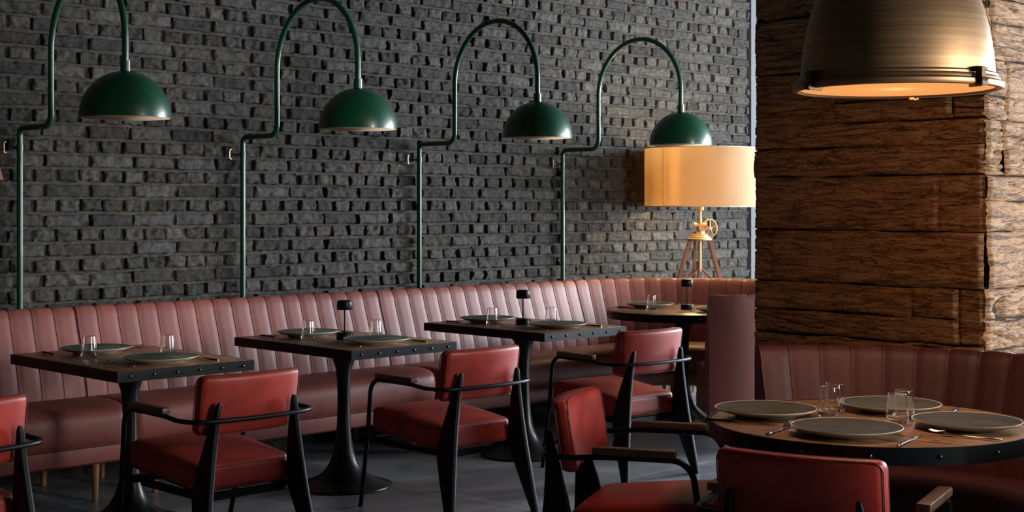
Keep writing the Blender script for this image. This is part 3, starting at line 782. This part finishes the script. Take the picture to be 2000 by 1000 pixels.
for (x, y), nm in (((3.93, 2.545), 'left front tumbler of the near round table, beside the left plate'), ((4.012, 2.58), 'taller looking tumbler just behind the left front one on the near round table'), ((3.94, 2.305), 'front tumbler of the right-hand pair on the near round table'), ((4.03, 2.335), 'back tumbler of the right-hand pair on the near round table, largely hidden')):
    put(glasses, make_glass, 'clear '+nm, (x, y, ZTR), 0, False)
# far round table
for (x, y), r_, nm in (((7.32, 6.15), PI, 'pale looking plate at the back of the far round table'), ((7.29, 5.53), 0, 'plate on the far round table half hidden by the booth end')):
    put(plates, make_plate, nm, (x, y, ZTR))
    sg = 1 if r_ == 0 else -1
    put(forks, make_fork, 'fork beside the '+nm, (x-sg*.195, y, ZTR), r_, 'rz')
    put(knives, make_knife, 'knife beside the '+nm, (x+sg*.19, y-sg*.0, ZTR), r_, 'rz')
put(glasses, make_glass, 'clear tumbler standing left on the far round table', (7.155, 5.99, ZTR), 0, False)
put(glasses, make_glass, 'clear tumbler on the far round table, only its top showing over the booth end', (7.48, 5.69, ZTR), 0, False)
table_lamp('small black mushroom lamp on the second square table', (4.445, 5.765, ZT-.0005), R(-20), False)
table_lamp('small black mushroom lamp on the third square table', (5.725, 5.755, ZT-.0005), R(-20), False)
table_lamp('small black mushroom lamp, lit, on the far round table', (7.35, 5.85, ZTR), R(-20), True)

# ------------------------------------------------------------------ green wall lamps
def green_lamp(x, label):
    t = thing('arched_tube_lamp', label, 'lamp', (x, WY, 0), 0, 'green arched wall lamps')
    q0, q1, q2 = -.055, -.396, -1.122
    cz = 2.192; rr = (q1-q2)/2
    MB().add(*tube([(0, q0, .02), (0, q0, 1.74)], .0155, 14)).build('pole', M['green'], t, sharp=50)
    pts = fillet([(0, q0, 1.74), (0, q0, 1.828), (0, q1, 1.828), (0, q1, 2.0)], [.035, .062], 8)
    pts += [(0, q1, 2.1)]
    for i in range(33):
        a = PI*i/32; pts.append((0, (q1+q2)/2+rr*math.cos(a), cz+rr*math.sin(a)*1.0))
    pts.append((0, q2, 2.085))
    MB().add(*tube(pts, .0150, 14)).build('arched_tube', M['green'], t, sharp=50)
    MB().add(*tube([(0, q0, 1.715), (0, q0, 1.745)], .0175, 14)).build('joint_collar', M['green'], t, sharp=50)
    br = MB().add(*tube([(0, q0, 1.73), (0, -.008, 1.73)], .006, 8)).add(*tube([(-.06, -.028, 1.758), (-.072, -.03, 1.755), (-.074, -.03, 1.735), (-.072, -.03, 1.705), (-.06, -.028, 1.702)], .003, 6))
    br.build('wall_bracket', M['brass'], t)
    MB().add(*tube([(0, q2, 2.04), (0, q2, 2.095)], .0225, 18)).build('neck', M['green'], t, sharp=50)
    ro = .205; ri = .2015; zc = 1.838; out_, inn = [], []
    for i in range(19):
        a = PI/2*i/18; out_.append((ro*math.sin(a), zc+ro*math.cos(a)*1.02)); inn.append((ri*math.sin(a), zc+ri*math.cos(a)*1.02))
    sh = MB().add(*lathe(out_+[(ro, zc-.006), (ri+.0018, zc-.006), (ri+.0018, zc)], 56)).build('lamp_shade', M['green'], t, sharp=50)
    MB().add(*lathe(inn+[(ri, zc-.0055)], 56)).build('shade_lining', M['cream'], sh, sharp=0)
    for o in kids(t):
        if o.name.startswith('lamp_shade'): o.location = (0, q2, 0)
    MB().add(*lathe([(0, 1.92), (.018, 1.925), (.027, 1.945), (.022, 1.97), (.014, 1.99), (.014, 2.035), (0, 2.035)], 20, (0, q2, 0))).build('bulb', M['bulb'], t)
    return t
for x, nm in ((3.239, 'green arched wall lamp at the far left, cut by the top edge'), (4.58, 'green arched wall lamp, second from the left'), (5.917, 'green arched wall lamp, third from the left'), (7.256, 'green arched wall lamp above the cream drum shade, rightmost of the four')):
    green_lamp(x, nm)
    lamp('bulb_light', (x, WY-1.122, 1.885), 4.2, (1, .62, .3), .03)

# ------------------------------------------------------------------ tripod floor lamp
def tripod():
    X, Y = 8.285, 6.475
    t = thing('tripod_floor_lamp', 'lit tripod floor lamp with big cream drum shade standing in the corner behind the booth', 'lamp', (X, Y, 0))
    r_, z0, z1 = .408, 1.425, 1.862
    sh = MB().add(*lathe([(r_, z0), (r_, z1), (r_-.003, z1), (r_-.003, z0), (r_, z0)][:4], 80))
    sh.f = [q for q in sh.f if len(q) == 4]
    s_ = sh.build('lamp_shade', M['shade'], t, sharp=50)
    tr = MB()
    for z in (z0+.004, z1-.004): tr.add(*tube([((r_+.001)*math.cos(a*PI/40), (r_+.001)*math.sin(a*PI/40), z) for a in range(80)], .004, 6, True))
    tr.build('shade_trim', mat('shade_trim_tape', (.75, .62, .42), .7), s_)
    a = math.atan2(-.6997, -.7145)+0
    dirv = Vector((-.6997, -.7145)); rt = Vector((.7145, -.6997)); th = math.asin(-.74)
    px_, py_ = (rt*math.sin(th)+dirv*math.cos(th))*(r_+.0015)
    MB().add(*tube([(px_, py_, z0), (px_, py_, z1)], .002, 5)).build('seam', mat('seam_thread', (.45, .3, .15), .8), s_)
    sp = MB()
    for i in range(3):
        a = 2*PI*i/3; sp.add(*tube([(0, 0, z0+.30), ((r_-.004)*math.cos(a), (r_-.004)*math.sin(a), z0+.30)], .003, 6))
    sp.build('shade_spider', M['head'], s_)
    MB().add(*lathe([(0, 1.34), (.012, 1.34), (.012, 1.40), (.030, 1.402), (.030, 1.425), (.015, 1.427), (.015, 1.6), (.02, 1.602), (.02, 1.66), (0, 1.66)], 24)).add(*lathe([(0, 1.24), (.02, 1.24), (.017, 1.30), (.014, 1.345), (0, 1.345)], 24)).build('pole', M['head'], t)
    MB().add(*lathe([(0, 1.66), (.018, 1.665), (.035, 1.70), (.03, 1.73), (0, 1.745)], 20)).build('bulb', M['bulb'], t)
    hd = MB()
    hd.add(*lathe([(0, 1.178), (.085, 1.178), (.09, 1.183), (.09, 1.193), (.075, 1.198), (.075, 1.208), (.062, 1.212), (.06, 1.222), (.035, 1.226), (.033, 1.245), (0, 1.245)], 36))
    u = rt
    hd.add(*tube([(-.045*u.x, -.045*u.y, 1.292), (.05*u.x, .05*u.y, 1.292)], .019, 16))
    hd.add(*tube([(.005*u.x-.06*dirv.x, .005*u.y-.06*dirv.y, 1.262), (.005*u.x+.06*dirv.x*.8, .005*u.y+.06*dirv.y*.8, 1.262)], .017, 16))
    hd.add(*tube([(0, 0, 1.262), (.055*u.x, .055*u.y, 1.262)], .010, 12))
    hd.build('tripod_head', M['head'], t)
    c = Vector((.075*u.x, .075*u.y, 1.268)); ax = Vector((u.x*.75-dirv.x*.0, u.y*.75, 0)).normalized()
    pl = (dirv*.55+rt*.83).normalized(); e1 = Vector((pl.x, pl.y, 0)); e2 = Vector((0, 0, 1)); wh = MB()
    wh.add(*tube([c+e1*.055*math.cos(i*PI/18)+e2*.065*math.sin(i*PI/18) for i in range(36)], .006, 8, True))
    for i in range(5):
        a = 2*PI*i/5+.3; wh.add(*tube([c, c+e1*.052*math.cos(a)+e2*.062*math.sin(a)], .004, 6))
    wh.add(*tube([c-e1.cross(e2)*.02, c+e1.cross(e2)*.02], .011, 10))
    wh.build('hand_wheel', M['head'], t)
    for az, sp_ in ((136, .42), (-38, .40), (48, .40)):
        d = Vector((math.cos(R(az)), math.sin(R(az)), 0)); n_ = Vector((-d.y, d.x, 0))
        lg = MB()
        for s in (-1, 1):
            a_ = d*.070+n_*s*.024+Vector((0, 0, 1.185)); b_ = d*sp_+n_*s*.014; rings = []
            for p, wd in ((a_, .013), (b_, .010)):
                rings.append([p+n_*sx*wd*.7+d*sy*wd for sx, sy in ((-1, -1), (1, -1), (1, 1), (-1, 1))])
            lg.add(*loft(rings))
        lg.add(*tube([d*.070+n_*.045+Vector((0, 0, 1.183)), d*.070-n_*.045+Vector((0, 0, 1.183))], .009, 10))
        L_ = lg.build('leg', M['tripod'], t, sharp=30)
        hb = d*.22+Vector((0, 0, .78))
        MB().add(*tube([hb, Vector((0, 0, .98))], .009, 8)).build('brace', M['tripod'], t)
    MB().add(*tube([(0, 0, .95), (0, 0, 1.18)], .012, 12)).build('centre_rod', M['head'], t)
    lamp('bulb_light', (X, Y, 1.66), 44, (1, .72, .33), .06)
tripod()

# ------------------------------------------------------------------ large bronze pendant
def pendant():
    X, Y = 4.03, 2.36
    t = thing('dome_pendant_lamp', 'large brushed bronze dome pendant hanging over the near round table', 'lamp', (X, Y, 0))
    P = [(.300, 1.842), (.300, 1.86), (.297, 1.90), (.290, 1.95), (.280, 2.0), (.267, 2.05), (.250, 2.10), (.228, 2.15), (.200, 2.20), (.165, 2.24), (.125, 2.27), (.085, 2.288), (.05, 2.295), (.05, 2.34), (.035, 2.35), (0, 2.35)]
    MB().add(*lathe(P, 96)).build('lamp_shade', M['bronze'], t, sharp=40)
    MB().add(*lathe([(.300, 1.846), (.306, 1.845), (.309, 1.840), (.309, 1.834), (.314, 1.832), (.316, 1.827), (.314, 1.822), (.322, 1.820), (.327, 1.815), (.328, 1.806), (.325, 1.799), (.318, 1.797), (.308, 1.798), (.304, 1.803), (.300, 1.806)], 96)).build('rim_ring', M['bronze'], t, sharp=30)
    MB().add(*lathe([(0, 1.8045), (.30, 1.8045), (.304, 1.808), (0, 1.810)], 64)).build('diffuser', M['diff'], t)
    d = Vector((-.863, -.505)); u = Vector((.505, -.863))
    for ph in (-51, 48, 180-10):
        a = d*math.cos(R(ph))+u*math.sin(R(ph)); al = math.atan2(a.y, a.x)
        cl = MB().add(*box(.318, .341, -.009, .009, 1.798, 1.850)).add(*box(.290, .338, -.007, .007, 1.791, 1.799)).add(*box(.316, .346, -.013, .013, 1.794, 1.806)).add(*box(.314, .344, -.013, .013, 1.838, 1.846)).add(*box(.302, .325, -.009, .009, 1.836, 1.852)).add(*tube([(.341, -.014, 1.812), (.341, .014, 1.812)], .006, 8))
        o = cl.build('rim_clamp', M['clamp'], t); o.rotation_euler = (0, 0, al)
    MB().add(*tube([(0, 0, 2.34), (0, 0, CEIL-.03)], .008, 10)).build('suspension_rod', M['bronze'], t)
    MB().add(*lathe([(0, CEIL-.035), (.06, CEIL-.035), (.065, CEIL-.005), (0, CEIL-.001)], 30)).build('ceiling_rose', M['bronze'], t)
    lamp('pendant_light', (X, Y, 1.775), 9.5, (1, .45, .15), .05)
    l = bpy.data.lights.new('pendant_down_light', 'AREA'); l.shape = 'DISK'; l.size = .5; l.energy = 2.5; l.color = (1, .78, .6); l.spread = R(110)
    o = bpy.data.objects.new('pendant_down_light', l); COL.objects.link(o); o.location = (X, Y, 1.794)
pendant()

# ------------------------------------------------------------------ maroon lamp at the left edge
def maroon():
    X, Y = 2.19, 5.27
    t = thing('pendant_lamp', 'hanging lamp with maroon cone shade, only its edge showing at the left border', 'lamp', (X, Y, 0))
    MB().add(*lathe([(.20, 1.53), (.13, 1.80), (.127, 1.80), (.197, 1.531)], 48)).build('lamp_shade', M['maroon'], t)
    MB().add(*lathe([(0, 1.76), (.13, 1.76), (.13, 1.765), (.02, 1.77), (.02, 1.82), (.004, 1.83), (.004, CEIL-.02), (.05, CEIL-.015), (.05, CEIL-.002), (0, CEIL-.001)], 30)).build('cord', M['black'], t)
maroon()
